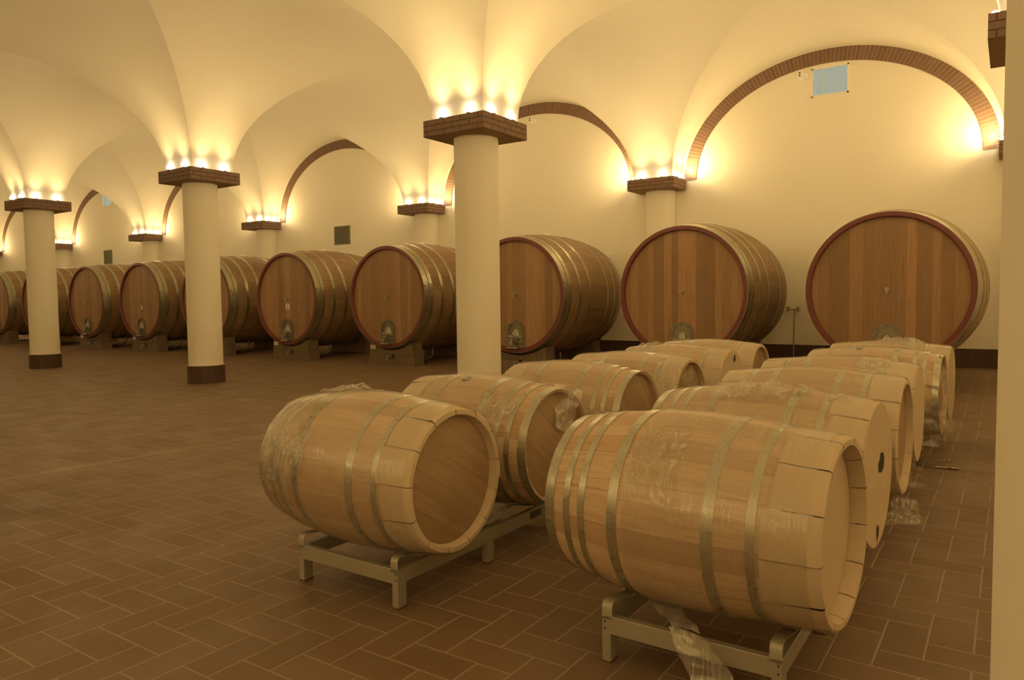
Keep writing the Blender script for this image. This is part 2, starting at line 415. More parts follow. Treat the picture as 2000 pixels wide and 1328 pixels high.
# groin vaults, each bay slightly domed
def arcA(U):
    if U <= VS: return 0.0
    t = (VA - (U - VS))/VA
    return VB*sqrt(max(0, 1 - t*t))
def gdome(V): return 1 - (1 - min(V, BAY/2)/(BAY/2))**2
NS = 16
SAMP = [0, VS*.5, VS] + [VS + VA*(1 - cos(pi/2*k/NS)) for k in range(1, NS+1)]
HB = BAY/2
def zU(U, V): a = arcA(U); return SPR + a + VD*gdome(V)*a/VB
def vault_quadrant(m, cx, cy, sx, sy, full=True):
    """quarter bay that springs from the column at (cx, cy) towards (sx, sy); two webs meeting in a groin"""
    n = len(SAMP)
    for swap in (0, 1):
        vs = []; idx = {}; fs = []
        for i in range(2, n):            # U index, from the pier edge on
            for j in range(0, i+1):      # V <= U
                U, V = SAMP[i], SAMP[j]; z = zU(U, V)
                a, b = (U, V) if not swap else (V, U)
                idx[i, j] = len(vs); vs.append((cx + sx*a, cy + sy*b, z))
        for i in range(2, n-1):
            for j in range(0, i+1):
                if j == i: fs.append((idx[i, j], idx[i+1, j], idx[i+1, j+1]))
                else: fs.append((idx[i, j], idx[i+1, j], idx[i+1, j+1], idx[i, j+1]))
        m.add(vs, fs)
m = MB()
cols_x = [X0 + BAY] + [X0 - BAY*k for k in range(0, N_LEFT+1)]
for a, x in enumerate(cols_x):
    for b, y in enumerate(ROWS):
        for sx in (-1, 1):
            if (a == 0 and sx == 1) or (a == len(cols_x)-1 and sx == -1): continue
            for sy in (-1, 1):
                if (b == 0 and sy == -1) or (b == 4 and sy == 1): continue
                vault_quadrant(m, x, y, sx, sy)
# short barrel strips between the outer column lines and the walls
def strip_y(x, sx, y0, y1):
    vs = []; k = [s for s in SAMP if s >= VS]
    for U in k: z = SPR + arcA(U); vs += [(x+sx*U, y0, z), (x+sx*U, y1, z)]
    m.add(vs, [(2*i, 2*i+1, 2*i+3, 2*i+2) for i in range(len(k)-1)])
def strip_x(y, sy, x0, x1):
    vs = []; k = [s for s in SAMP if s >= VS]
    for U in k: z = SPR + arcA(U); vs += [(x0, y+sy*U, z), (x1, y+sy*U, z)]
    m.add(vs, [(2*i, 2*i+1, 2*i+3, 2*i+2) for i in range(len(k)-1)])
for a, x in enumerate(cols_x):
    for sx in (-1, 1):
        if (a == 0 and sx == 1) or (a == len(cols_x)-1 and sx == -1): continue
        strip_y(x, sx, ROWS[4], Y_WALL+.01); strip_y(x, sx, Y_FRONT-.01, ROWS[0])
for b, y in enumerate(ROWS):
    for sy in (-1, 1):
        if (b == 0 and sy == -1) or (b == 4 and sy == 1): continue
        strip_x(y, sy, cols_x[0], X_RIGHT+.01); strip_x(y, sy, X_LEFT-.01, cols_x[-1])
vault = m.build('ceiling', PLASTER, smooth=28); tag(vault, kind='structure')

# ------------------------------------------------------------------ columns and pilasters
def shaft_profile(z0, r, rb):
    return
def brick_capital(parent, hx, y0, y1, zc):
    m = MB()
    vs = [(-hx, y0), (hx, y0), (hx, y1), (-hx, y1)]
    z0, z1 = zc, zc + CAP_T; u = .07
    for i in range(4):
        a, b = vs[i], vs[(i+1) % 4]; L = sqrt((a[0]-b[0])**2 + (a[1]-b[1])**2)
        m.add([(a[0], a[1], z0), (b[0], b[1], z0), (b[0], b[1], z1), (a[0], a[1], z1)], [(0, 1, 2, 3)],
              [[(u, 0), (u+L, 0), (u+L, CAP_T), (u, CAP_T)]]); u += L
    o = m.build('capital', BRICK_CAP, parent)
    m = MB(); m.box(-hx+.002, hx-.002, y0+.002, y1-.002, z0-.0005, z0+.004); m.box(-hx+.002, hx-.002, y0+.002, y1-.002, z1-.004, z1+.0005)
    p = m.build('mortar_bed', mat_bed, o); return o
mat_bed = mat_plain('capital_mortar_bed', (.36, .24, .14), .85)
def column(x, y, label, pil=False):
    zf = floor_z(y); o = empty('pilaster' if pil else 'column', (x, y, zf))
    zc = CAP_Z - zf
    def arc(r):
        if not pil: return (0, 2*pi)
        q = math.asin(.1135/r); return (pi-q, 2*pi+q) if y > 0 else (-q, pi+q)
    m = MB(); a = arc(R_COL); m.revolve([(0, R_COL), (zc+.001, R_COL)], 64, 'Z', a[0], a[1]); m.build('shaft', PLASTER, o, smooth=40)
    m = MB(); a = arc(R_BASE); m.revolve([(0, R_BASE), (H_BASE-.004, R_BASE), (H_BASE, R_BASE-.004), (H_BASE+.001, R_COL-.002)], 48, 'Z', a[0], a[1]); m.build('base_tiles', SKIRT, o, smooth=40)
    m = MB(); m.revolve([(H_BASE, R_BASE+.002), (H_BASE+.006, R_BASE+.002), (H_BASE+.008, R_COL-.001)], 48, 'Z', a[0], a[1]); m.build('base_edging', mat_edge, o, smooth=40)
    if pil and y > 0: brick_capital(o, CAP, Y_WALL-.585-y, Y_WALL-y-.0005, zc)
    elif pil: brick_capital(o, CAP, Y_FRONT-y+.0005, Y_FRONT-y+.585, zc)
    else: brick_capital(o, CAP, -CAP, CAP, zc)
    return tag(o, label, 'pilaster' if pil else 'column', 'half-round pilasters along the back wall' if pil else 'round columns carrying the vaults')
mat_edge = mat_plain('base_cement_edge', (.62, .52, .38), .8)

def lamp(x, y, label, w, nx, ny):
    """small uplight standing on a capital: cup, bulb and its light"""
    o = empty('uplight', (x, y, SPR+.001))
    if not lamp.cup:
        m = MB(); m.revolve([(0, .0001), (0, .022), (.012, .026), (.018, .028), (.018, .024), (.012, .020)], 20, 'Z'); lamp.cup = m.build('lamp_cup', STEEL_DULL, o, smooth=50)
        m = MB(); m.revolve([(.012, .018), (.018, .026), (.030, .033), (.046, .036), (.064, .034), (.078, .025), (.086, .011), (.087, .0001)], 20, 'Z'); lamp.bulb = m.build('bulb', BULB, o, smooth=60)
        lamp.light = bpy.data.lights.new('uplight_beam', 'SPOT'); l = lamp.light
        l.energy = w; l.color = LAMP_COL; l.spot_size = radians(168); l.spot_blend = 1.0; l.shadow_soft_size = .04
    else:
        for src in (lamp.cup, lamp.bulb):
            c = src.copy(); C.objects.link(c); c.parent = o
    key = round(w, 2)
    if key not in lamp.data:
        l = lamp.light.copy(); l.energy = w; lamp.data[key] = l
    b = bpy.data.objects.new('beam', lamp.data[key]); C.objects.link(b); b.parent = o; b.location = (nx*.03, ny*.03, .10)
    b.rotation_euler = Vector((nx*sin(TILT), ny*sin(TILT), cos(TILT))).to_track_quat('-Z', 'Y').to_euler()
    return tag(o, label, 'lamp', 'small uplights on the brick capitals')
TILT = radians(55)
lamp.cup = None; lamp.data = {}

COLN = {0: 'the half-hidden capital at the right edge', 1: 'the tall centre column', 2: 'the second column from the left', 3: 'the far left column'}
PILN = {0: 'the far right wall pilaster', 1: 'the pilaster behind the second big cask', 2: 'the pilaster just left of the centre column',
        3: 'the pilaster midway between second and centre columns', 4: 'the pilaster left of the second column', 5: 'the pilaster right of the left column'}
ORD = ['leftmost', 'second from left', 'third from left', 'fourth from left', 'fifth from left', 'rightmost']
LR = .403
for k in range(-1, N_LEFT+1):
    x = X0 - BAY*k
    for b, y in enumerate(ROWS):
        pil = b in (0, 4)
        if b == 3:
            lab = {0: 'round cream column at the right edge, only its brick capital corner showing', 1: 'tall cream round column in the centre rising behind the small barrels',
                   2: 'cream round column with dark tiled foot, left of the centre', 3: 'cream round column with dark tiled foot nearest the left edge'}.get(k, 'cream round column outside the left edge of the view')
        elif b == 2: lab = 'nearest cream round column cut off by the right edge' if k == 0 else 'cream round column beside or behind the viewer'
        elif b == 4: lab = {0: 'pilaster at the far right of the back wall, mostly hidden by the nearest column', 1: 'cream half-round pilaster on the back wall behind the second big cask',
                   2: 'cream pilaster on the back wall just left of the centre column', 3: 'cream pilaster on the back wall midway between the second and centre columns',
                   4: 'cream pilaster on the back wall just left of the second column', 5: 'farthest visible half-round pilaster, right beside the left column'}.get(k, 'cream half-round pilaster on the back wall out of view')
        elif b == 1: lab = 'cream round column beside or behind the viewer'
        else: lab = 'cream half-round pilaster on the wall behind the viewer'
        if b < 2 and k > 4: continue
        column(x, y, lab, pil)
        # lamps
        sp = []
        if not pil:
            if b == 3 and -1 < k <= 5:
                for t in (-.2, .2): sp += [(x+t, y-LR, 1), (x+LR, y+t, 1), (x-LR, y+t, 1), (x+t, y+LR, 1)]
            else: sp = [(x, y-LR, 2), (x+LR, y, 2), (x-LR, y, 2), (x, y+LR, 2)]
        elif b == 4:
            yf = Y_WALL - .585 + .05
            if k <= 6: sp = [(x-.2, yf, 1), (x+.2, yf, 1), (x+LR, 12.58, 1), (x+LR, 12.82, 1), (x-LR, 12.58, 1), (x-LR, 12.82, 1)]
            else: sp = [(x, yf, 2), (x+LR, 12.7, 2), (x-LR, 12.7, 2)]
        else: sp = [(x, y+.42, 2), (x+LR, y-.0, 2), (x-LR, y, 2)] if k <= 3 else []
        where = (COLN.get(k) if b == 3 else PILN.get(k) if b == 4 else None)
        vis = []
        if where:
            for s_ in sp:
                hidden = (b == 3 and (s_[1] > y+.35 or s_[0] < x-.35)) or (b == 4 and s_[0] < x-.35)
                if not hidden: vis.append(s_)
            vis.sort(key=lambda s_: project((s_[0], s_[1], SPR))[0])
        for s_ in sp:
            dx, dy = s_[0]-x, s_[1]-y
            nx, ny = ((1 if dx > 0 else -1), 0) if abs(dx) > .39 else (0, 1 if dy > 0 else -1)
            if s_ in vis:
                n = vis.index(s_); L = '%s of the glowing bulbs on %s' % (ORD[n] if n < len(vis)-1 else 'rightmost', where)
            elif where: L = 'bulb hidden on the far side of %s' % where
            else: L = 'uplight bulb on a capital outside the view'
            lamp(s_[0], s_[1], L, LAMP_W*s_[2]*(1. if b < 2 and k < 3 else .3 if b < 3 and k > 0 else .68 if k > 1 else 1.), nx, ny)

# ------------------------------------------------------------------ brick arches and wall fittings
def brick_arch(cx, label):
    m = MB(); n = 72; ao, bo, ai, bi = 2.395, 1.880, 2.175, 1.655; yf = Y_WALL-.012; vs = []; us = []; u = 0; prev = None
    for i in range(n+1):
        t = pi*i/n; po = (cx - ao*cos(t), SPR-.02 + bo*sin(t)); pi_ = (cx - ai*cos(t), SPR-.02 + bi*sin(t))
        if prev: u += sqrt((po[0]-prev[0])**2 + (po[1]-prev[1])**2)
        prev = po; us.append(u)
        vs += [(pi_[0], yf, pi_[1]), (po[0], yf, po[1]), (pi_[0], Y_WALL-.0005, pi_[1]), (po[0], Y_WALL-.0005, po[1])]
    fs = []; uv = []
    for i in range(n):
        a, b = 4*i, 4*i+4; u0_, u1_ = us[i], us[i+1]
        fs += [(a, a+1, b+1, b), (a+2, a, b, b+2), (a+1, a+3, b+3, b+1)]
        uv += [[(u0_, .1), (u0_, .32), (u1_, .32), (u1_, .1)], [(u0_, .09), (u0_, .1), (u1_, .1), (u1_, .09)], [(u0_, .32), (u0_, .33), (u1_, .33), (u1_, .32)]]
    m.add(vs, fs, uv)
    tag(m.build('brick_arch', BRICK_ARCH), label, 'arch', 'brick arches set in the back wall')
ARL = {0: 'brick arch over the rightmost big cask on the back wall', 1: 'brick arch to the right of the centre column, partly behind its vault',
       2: 'brick arch between the second column and the centre column', 3: 'brick arch seen just left of the second column capital',
       4: 'narrow brick arch above the blue window right of the left column', 5: 'brick arch end entering at the left edge above the left column'}
for k in range(0, 7): brick_arch(X0 - BAY*(k+.5), ARL.get(k, 'brick arch hidden beyond the left edge'))

def louvre(name, cx, cz, w, h, label, blue, n=24):
    o = empty(name, (cx, Y_WALL, cz-h/2)); m = MB(); fwid = .022
    for (a, b, c, d) in ((-w/2, w/2, 0, fwid), (-w/2, w/2, h-fwid, h), (-w/2, -w/2+fwid, 0, h), (w/2-fwid, w/2, 0, h)): m.box(a, b, -.014, .002, c, d)
    m.build('window_frame' if blue else 'vent_frame', PLASTER if blue else VENT, o)
    m = MB(); m.box(-w/2+fwid, w/2-fwid, -.003, -.001, fwid, h-fwid)
    m.build('pane' if blue else 'backing', DAYLIGHT if blue else DARK, o)
    m = MB()
    for i in range(n):
        if blue:
            z = fwid + (h-2*fwid)*(i+.5)/n; Mx = Matrix.Translation((0, -.010, z)) @ Matrix.Rotation(radians(38), 4, 'X')
            m.box(-w/2+fwid, w/2-fwid, -.007, .007, -.0012, .0012, Mx)
        else:
            xx = -w/2 + fwid + (w-2*fwid)*(i+.5)/n; Mx = Matrix.Translation((xx, -.010, 0)) @ Matrix.Rotation(radians(35), 4, 'Z')
            m.box(-.009, .009, -.0015, .0015, fwid, h-fwid, Mx)
    m.build('slats', SLAT if blue else VENT, o)
    if blue: MB().box(-w*.20, -w*.20+.012, -.018, -.004, fwid, h-fwid).build('mullion', SLAT, o)
    if label: tag(o, label, 'vent', 'louvred vents low on the back wall')
    else: tag(o, kind='structure')
louvre('window_1', -2.51, 4.77, .56, .46, None, True); louvre('window_2', -2.51-BAY*4, 4.77, .56, .46, None, True)
louvre('wall_vent', -13.86, 2.945, .56, .46, 'square olive louvred vent on the back wall above the fourth big cask', False, 12)
louvre('wall_vent', -25.08, 2.87, .52, .47, 'small dark louvred vent on the far back wall, left of the second column', False, 12)

def sensor(x, z, label):
    o = empty('wall_sensor', (x, Y_WALL, z))
    MB().bevel_box(-.055, .012, -.045, 0, -.07, .075, .008).build('housing', WHITE, o)
    m = MB(); m.revolve([(0, .0001), (-.03, .0001), (-.03, .042), (-.022, .055), (0, .055)][::-1], 24, 'Y', loc=(.045, 0, -.01)); m.build('dome', WHITE, o, smooth=50)
    for zz in (.048, .008):
        m = MB(); m.cyl((-.03, -.044, zz), (-.03, -.052, zz), .013, 14); m.build('lens', DARK, o)
    tag(o, label, 'sensor', 'white wall sensors under the arches')
sensor(-2.94, 4.915, 'white twin-eye wall sensor beside the blue louvred window'); sensor(-8.22, 4.945, 'white twin-eye wall sensor under the arch right of the centre column')

o = empty('switch_box', (-6.47, Y_WALL, 2.05))
MB().bevel_box(-.07, .07, -.05, 0, -.07, .10, .006).build('box', WHITE, o)
MB().box(-.035, .035, -.055, -.048, -.005, .02).build('socket', DARK, o); MB().box(-.01, .04, -.06, -.048, -.05, -.03).build('switch', DARK, o)
tag(o, 'small pale switch box on the back wall behind the third big cask', 'switch box')

o = empty('water_tap', (-3.03, Y_WALL, floor_z(Y_WALL)+.28))
zt = 1.095-.477+.0
m = MB(); m.tube([(.0, -.035, -.26), (.0, -.035, .0), (.01, -.035, .55), (.012, -.035, .60)], .010, 10); m.build('pipe', PIPE, o, smooth=60)
for xx in (-.09, .07):
    m = MB(); m.cyl((xx, 0, .60), (xx, -.10, .60), .016, 12); m.cyl((xx, -.07, .60), (xx, -.085, .555), .014, 12); m.cyl((xx-.035, -.045, .635), (xx+.035, -.045, .635), .008, 8); m.cyl((xx, -.045, .60), (xx, -.045, .635), .009, 8)
    m.build('valve', COPPER, o, smooth=50)
m = MB(); m.cyl((-.09, -.03, .60), (.07, -.03, .60), .009, 8); m.build('manifold', COPPER, o, smooth=50)
tag(o, 'twin brass wall taps with a pipe to the floor, between the two right casks', 'tap')

# ------------------------------------------------------------------ big casks and their stands
CL, CRH, CRB = 2.10, .945, 1.035
def cr(x): s = x/(CL/2); return CRB - (CRB-CRH)*s*s
def make_cask():
    o = empty('wine_cask', (0, 0, 0)); ax = (0, 0, CRB)
    H = CL/2
    m = MB(); P = [(-H + CL*i/28, cr(-H + CL*i/28)) for i in range(29)]
    m.revolve([(-H+.05, CRH-.06)] + [(-H, CRH-.055)] + P[:-1] + [(H-.012, cr(H-.012))], 96); m.build('staves', CASK, o, smooth=30, loc=ax)
    m = MB(); m.revolve([(H-.012, cr(H)-.001), (H, cr(H)), (H+.002, cr(H)-.006), (H+.002, cr(H)-.052), (H-.004, cr(H)-.058), (H-.05, cr(H)-.064)], 96)
    m.build('red_rim', RED, o, smooth=30, loc=ax)
    for sgn, nm in ((1, 'head'), (-1, 'rear_head')):
        m = MB(); r = CRH-.05
        prof = [(sgn*(H-.050), r), (sgn*(H-.048), r*.75), (sgn*(H-.050), r*.4), (sgn*(H-.052), .0001)]
        m.revolve(prof, 72); m.build(nm, CASK_HEAD, o, smooth=30, loc=ax)
    for s, w in ((0, .105), (.125, .075), (.40, .065), (.70, .065)):
        for sgn in (1, -1):
            a, b = H-.004-s, H-.004-s-w; t = .006
            m = MB(); m.revolve([(sgn*a, cr(a)-.002), (sgn*a, cr(a)+t), (sgn*b, cr(b)+t), (sgn*b, cr(b)-.002)], 96)
            m.build('hoop', HOOP_DARK, o, smooth=30, loc=ax)
    m = MB(); m.cyl((.0, 0, CRB-.01), (0, 0, CRB+.035), .05, 20, .044); m.build('bung', WHITE, o, smooth=50, loc=ax)
    xf = H - .047
    # sampling tap in the middle of the head
    m = MB(); m.cyl((xf-.005, 0, .0), (xf+.02, 0, .0), .026, 18); m.cyl((xf, 0, 0), (xf+.075, 0, 0), .010, 12); m.cyl((xf+.05, 0, .02), (xf+.05, 0, -.05), .008, 10); m.cyl((xf+.065, -.022, .012), (xf+.065, .022, .012), .008, 10)
    m.build('sampling_tap', STEEL, o, smooth=50, loc=ax)
    # arched manhole door
    def arch(w, h, n=20): return [(-w, 0)] + [(-w*cos(pi*i/n), h-w+w*sin(pi*i/n)) for i in range(n+1)] + [(w, 0)]
    zb = -.865; Mh = lambda pts, a, b: [(p[0], p[1]+zb) for p in pts]
    out = arch(.172, .445); inn = arch(.122, .395)
    m = MB(); n = len(out); P1 = Mh(out, 0, 0); P2 = Mh(inn, 0, 0); P2 = [(a, b) for a, b in P2]
    vs = [(xf+.022, a, b) for a, b in P1] + [(xf+.022, a, b) for a, b in P2] + [(xf-.004, a, b) for a, b in P1] + [(xf+.004, a, b) for a, b in P2]
    fs = []
    for i in range(n-1): fs += [(i, i+1, n+i+1, n+i), (2*n+i, 2*n+i+1, i+1, i), (n+i, n+i+1, 3*n+i+1, 3*n+i)]
    m.add(vs, fs); fl = m.build('manhole_frame', STEEL_DULL, o, smooth=30, loc=ax)
    m = MB()
    for i in range(9):
        t = i/8; 
        if t < .25: p = (-.148, zb+.06+t/.25*.19)
        elif t > .75: p = (.148, zb+.06+(1-t)/.25*.19)
        else: a = pi*(t-.25)/.5; p = (-.148*cos(a), zb+.275+.148*sin(a))
        m.cyl((xf+.020, p[0], p[1]), (xf+.032, p[0], p[1]), .009, 8)
    m.build('bolts', DARK_STEEL, fl)
    m = MB(); P2c = Mh(arch(.121, .393), 0, 0); m.add([(xf+.006, a, b) for a, b in P2c], [tuple(range(len(P2c)))[::-1]])
    m.build('door_plate', DOOR_STEEL, o, loc=ax)
    m = MB(); q = Matrix.Translation((xf+.006, .0, zb+.19)) @ Matrix.Scale(1.75, 4, (0, 0, 1))
    m.revolve([(0, .075), (.012, .070), (.035, .052), (.05, .028), (.055, .0001)], 28, 'X', M=q); m.build('door_dome', DOOR_STEEL, o, smooth=60, loc=ax)
    m = MB(); m.bevel_box(xf+.012, xf+.030, -.125, .125, zb+.150, zb+.205, .004); cb = m.build('cross_bar', STEEL, o, loc=ax)
    m = MB(); m.cyl((xf+.02, 0, zb+.178), (xf+.085, 0, zb+.178), .014, 12); m.cyl((xf+.075, -.05, zb+.19), (xf+.075, .05, zb+.165), .009, 10); m.revolve([(0, .0001), (0, .024), (.022, .024), (.022, .0001)], 16, 'X', loc=(xf+.03, 0, zb+.178))
    m.build('clamp_handle', STEEL, cb, smooth=50)
    m = MB(); m.cyl((xf+.01, -.02, zb+.075), (xf+.13, -.02, zb+.075), .022, 14); m.revolve([(0, .0001), (0, .040), (.014, .040), (.014, .0001)], 18, 'X', loc=(xf+.12, -.02, zb+.075))
    m.cyl((xf+.08, -.02, zb+.075), (xf+.08, -.02, zb+.13), .012, 10); m.cyl((xf+.08, -.11, zb+.132), (xf+.08, .02, zb+.132), .008, 10)
    m.build('outlet_valve', STEEL, o, smooth=50, loc=ax)
    m = MB(); m.cyl((xf+.03, .02, zb+.095), (xf+.03, .125, zb+.095), .007, 8); m.revolve([(0, .0001), (.0, .05), (.012, .058), (.02, .05), (.02, .0001)], 20, 'Z', loc=(xf+.075, .0, zb+.018)); m.bevel_box(xf+.0, xf+.11, -.13, .10, zb-.012, zb+.004, .003)
    m.build('drip_tray', STEEL, o, smooth=50, loc=ax)
    return o
def make_stand():
    o = empty('cask_stand', (0, 0, 0)); zc = 1.378; R = CRH+.012
    # local x is along the cask axis, front beam at +x ; heights measured from the floor under the front beam
    def beam(xa, xb, base, Rr, zc_, nm='beam'):
        top = .43; h1 = .585; h0 = .548
        # lower board
        m = MB(); zs = base+.21
        def wat(z): return h1 + (h0-h1)*(z-base)/top
        m.extrude([(-wat(base), base), (wat(base), base), (wat(zs-.004)-.006, zs-.004), (-wat(zs-.004)+.006, zs-.004)], xa, xb, 'YZ'); m.build('lower_beam', BEAM, o)
        pts = [(wat(zs)-.016, zs), (h0-.012, base+top)]
        yt = sqrt(Rr*Rr - (zc_-base-top)**2)
        a1 = atan2(-(zc_-base-top), yt); a0 = -pi - a1
        n = 24; arc = [(Rr*cos(a1 + (a0-a1)*i/n), zc_ + Rr*sin(a1 + (a0-a1)*i/n)) for i in range(n+1)]
        arc = [(a, max(b, zs+.03)) for a, b in arc]
        m = MB(); m.extrude([(-wat(zs)+.016, zs), (wat(zs)-.016, zs), (h0-.012, base+top)] + arc + [(-h0+.012, base+top)], xa, xb, 'YZ'); m.build('upper_beam', BEAM, o)
    H = CL/2
    beam(H-.38, H-.10, 0, cr(H-.24)+.012, 1.372-.0869)
    beam(-H+.10, -H+.38, .055, cr(H-.24)+.012, 1.372-.0869)
    m = MB(); m.bevel_box(H-.105, H-.095, .03, .09, .135, .215, .002); m.build('drain_socket', DARK, o)
    m = MB(); m.cyl((H-.10, .0, .16), (H-.02, -.02, .155), .016, 12); m.cyl((H-.03, -.02, .16), (H-.03, -.02, .10), .014, 12); m.cyl((H-.05, -.06, .18), (H-.05, .02, .18), .008, 8); m.cyl((H-.095, -.10, .17), (H-.095, -.02, .165), .006, 8)
    m.build('drain_valve', STEEL, o, smooth=50)
    m = MB(); m.tube([(H-.38, .36, .10), (H-.75, .36, .10), (H-.84, .36, .12), (H-.88, .36, .18), (H-.88, .36, .30)], .022, 10); m.tube([(H-.60, -.2, .07), (H-.60, .5, .07)], .018, 8); m.build('drain_pipe', STEEL_DULL, o, smooth=60)
    return o
CASKS = [(x, 1.372) for x in (-1.27, -3.905, -6.775, -9.64, -12.5, -15.32, -18.08, -20.76, -23.62, -26.35)]
CLAB = ['rightmost big oak cask, seen almost head on, with a red rim', 'second big oak cask from the right, red rim and a bare head',
        'big oak cask half hidden on the left by the tall centre column', 'big red-rimmed cask immediately left of the centre column',
        'big cask with a small square paper label on its head, fifth from the right', 'big cask with its head mostly hidden by the second column',
        'big cask with a small tag above its door, just left of the second column', 'big cask just right of the left column, without a paper tag',
        'big cask mostly hidden behind the left column', 'big cask cut off by the left edge of the picture']
SLAB = ['wooden cradle under the rightmost big cask, hidden behind small barrels', 'wooden cradle under the second big cask from the right',
        'wooden cradle just right of the tall centre column, behind the small barrels', 'wooden cradle just left of the tall centre column',
        'wooden cradle under the cask with the square paper label', 'wooden cradle just right of the second column, under its half-hidden cask',
        'wooden cradle just left of the second column', 'wooden cradle just right of the left column',
        'wooden cradle behind the left column', 'wooden cradle at the left edge of the picture']
cask0 = make_cask(); stand0 = make_stand()
FY = 10.05
zsf = floor_z(FY+.10)
for i, (x, zc) in enumerate(CASKS):
    c = cask0 if i == 0 else copy_tree(cask0)
    c.location = (x, FY+CL/2, zc-CRB); c.rotation_euler = (0, 0, -pi/2)
    tag(c, CLAB[i], 'cask', 'big oak casks along the back wall')
    s = stand0 if i == 0 else copy_tree(stand0)
    s.location = (x, FY+CL/2, zsf-.005 + 0*(zc-1.378)); s.rotation_euler = (0, 0, -pi/2)
    tag(s, SLAB[i], 'stand', 'wooden cradles under the big casks')
def small_tag(name, x, y, z, w, h, label, text=None, rx=0):
    o = empty(name, (x, y, z)); MB().bevel_box(-w/2, w/2, -.006, 0, -h/2, h/2, .001).build('card', PAPER, o)
    if text:
        m = MB(); q = h*.30; P = [(-.55*q, .62*q), (-.25*q, q), (.3*q, q), (.55*q, .55*q), (.3*q, .1*q), (-.55*q, -q), (.6*q, -q)]
        for (a, b_), (c, d) in zip(P, P[1:]):
            L = sqrt((c-a)**2+(d-b_)**2); M_ = Matrix.Translation((a, -.0068, b_)) @ Matrix.Rotation(-atan2(d-b_, c-a), 4, 'Y'); m.box(-.003, L+.003, -.0006, .0006, -.004, .004, M_)
        m.build('number', INK, o)
    else: MB().box(-w*.12, w*.05, -.0075, -.0055, -h*.12, h*.14).build('pen_mark', INK, o)
    o.rotation_euler = (0, rx, 0)
    tag(o, label, 'label'); return o
small_tag('paper_label', CASKS[4][0]+.02, FY+.045, 1.372-.165, .125, .125, 'square white label on the head of the fifth big cask from the right', '2', .08)
small_tag('paper_label', CASKS[6][0]+.04, FY+.045, 1.352-.145, .075, .11, 'small upright white tag on the cask left of the second column', None)
for i, lab in ((3, 'white paper label on the cradle left of the centre column'), (4, 'white paper label on the cradle under the cask with the square label'),
               (6, 'white paper label on the cradle just left of the second column'), (7, 'white paper label on the cradle just right of the left column')):
    small_tag('paper_label', CASKS[i][0]-.455, FY+.0995, zsf+.335, .13, .075, lab, None)

# ------------------------------------------------------------------ barriques
BL, BRH, BRB = .955, .297, .350
def br(x): s = x/(BL/2); return BRB - (BRB-BRH)*abs(s)**1.9
def shell(m, xa, xb, off, n=20, seg=64, a0=0, a1=2*pi): m.revolve([(xa+(xb-xa)*i/n, br(xa+(xb-xa)*i/n)+off) for i in range(n+1)], seg, a0=a0, a1=a1)
HOOPS = ((.477, .433, HOOP), (.385, .357, HOOP), (.318, .290, HOOP), (.190, .152, HOOP))
def grid_add(m, vs, nu, nv):
    k = nv+1
    m.add(vs, [(i*k+j, i*k+j+1, (i+1)*k+j+1, (i+1)*k+j) for i in range(nu) for j in range(nv)],
          [[(i/nu, j/nv), (i/nu, (j+1)/nv), ((i+1)/nu, (j+1)/nv), ((i+1)/nu, j/nv)] for i in range(nu) for j in range(nv)])
def sheet(name, mat, parent, A, B, C_, D, nu=22, nv=22, amp=.02, seed=0, freq=9, sag=0, loc=(0, 0, 0)):
    """crumpled film between four corners (A-B top edge, D-C bottom edge)"""
    m = MB(); vs = []; A, B, C_, D = map(Vector, (A, B, C_, D))
    nrm = (B-A).cross(D-A).normalized()
    for i in range(nu+1):
        for j in range(nv+1):
            u, v = i/nu, j/nv; p = A.lerp(B, u).lerp(D.lerp(C_, u), v)
            q = p*freq + Vector((seed*3.1, seed*1.7, seed))
            e = min(u, 1-u, v, 1-v)
            p = p + nrm*(amp*(noise.noise(q)*1.3 + .7*abs(noise.noise(q*2.3))) + sag*sin(pi*u)*sin(pi*v)) + Vector((noise.noise(q*.8+Vector((9, 0, 0))), noise.noise(q*.8+Vector((0, 9, 0))), noise.noise(q*.8+Vector((0, 0, 9)))))*amp*1.1
            vs.append(p)
    k = nv+1
    grid_add(m, vs, nu, nv)
    return m.build(name, mat, parent, smooth=70, loc=loc)
def drape(name, parent, xa, xb, aa, ab, off, amp, seed, loc, mat=None, nu=26, nv=26):
    """crumpled film lying over the barrel skin between two positions and two angles (0 = up, negative = viewer side)"""
    m = MB(); vs = []
    for i in range(nu+1):
        for j in range(nv+1):
            u, v = i/nu, j/nv
            x = xa + (xb-xa)*u + .03*noise.noise(Vector((u*4, v*4, seed))); a = aa + (ab-aa)*v + .10*noise.noise(Vector((u*4+9, v*4, seed)))
            e = min(1, 4*min(u, 1-u, v, 1-v))
            x_ = max(-.475, min(.475, x)); r = br(x_) + off + amp*e*(abs(noise.noise(Vector((x*16, a*5, seed*2.3))))*1.5 + .35*abs(noise.noise(Vector((x*45, a*13, seed)))))
            vs.append((x, r*sin(a), r*cos(a)))
    k = nv+1
    grid_add(m, vs, nu, nv)
    return m.build(name, mat or FILM_HEAVY, parent, smooth=70, loc=loc)
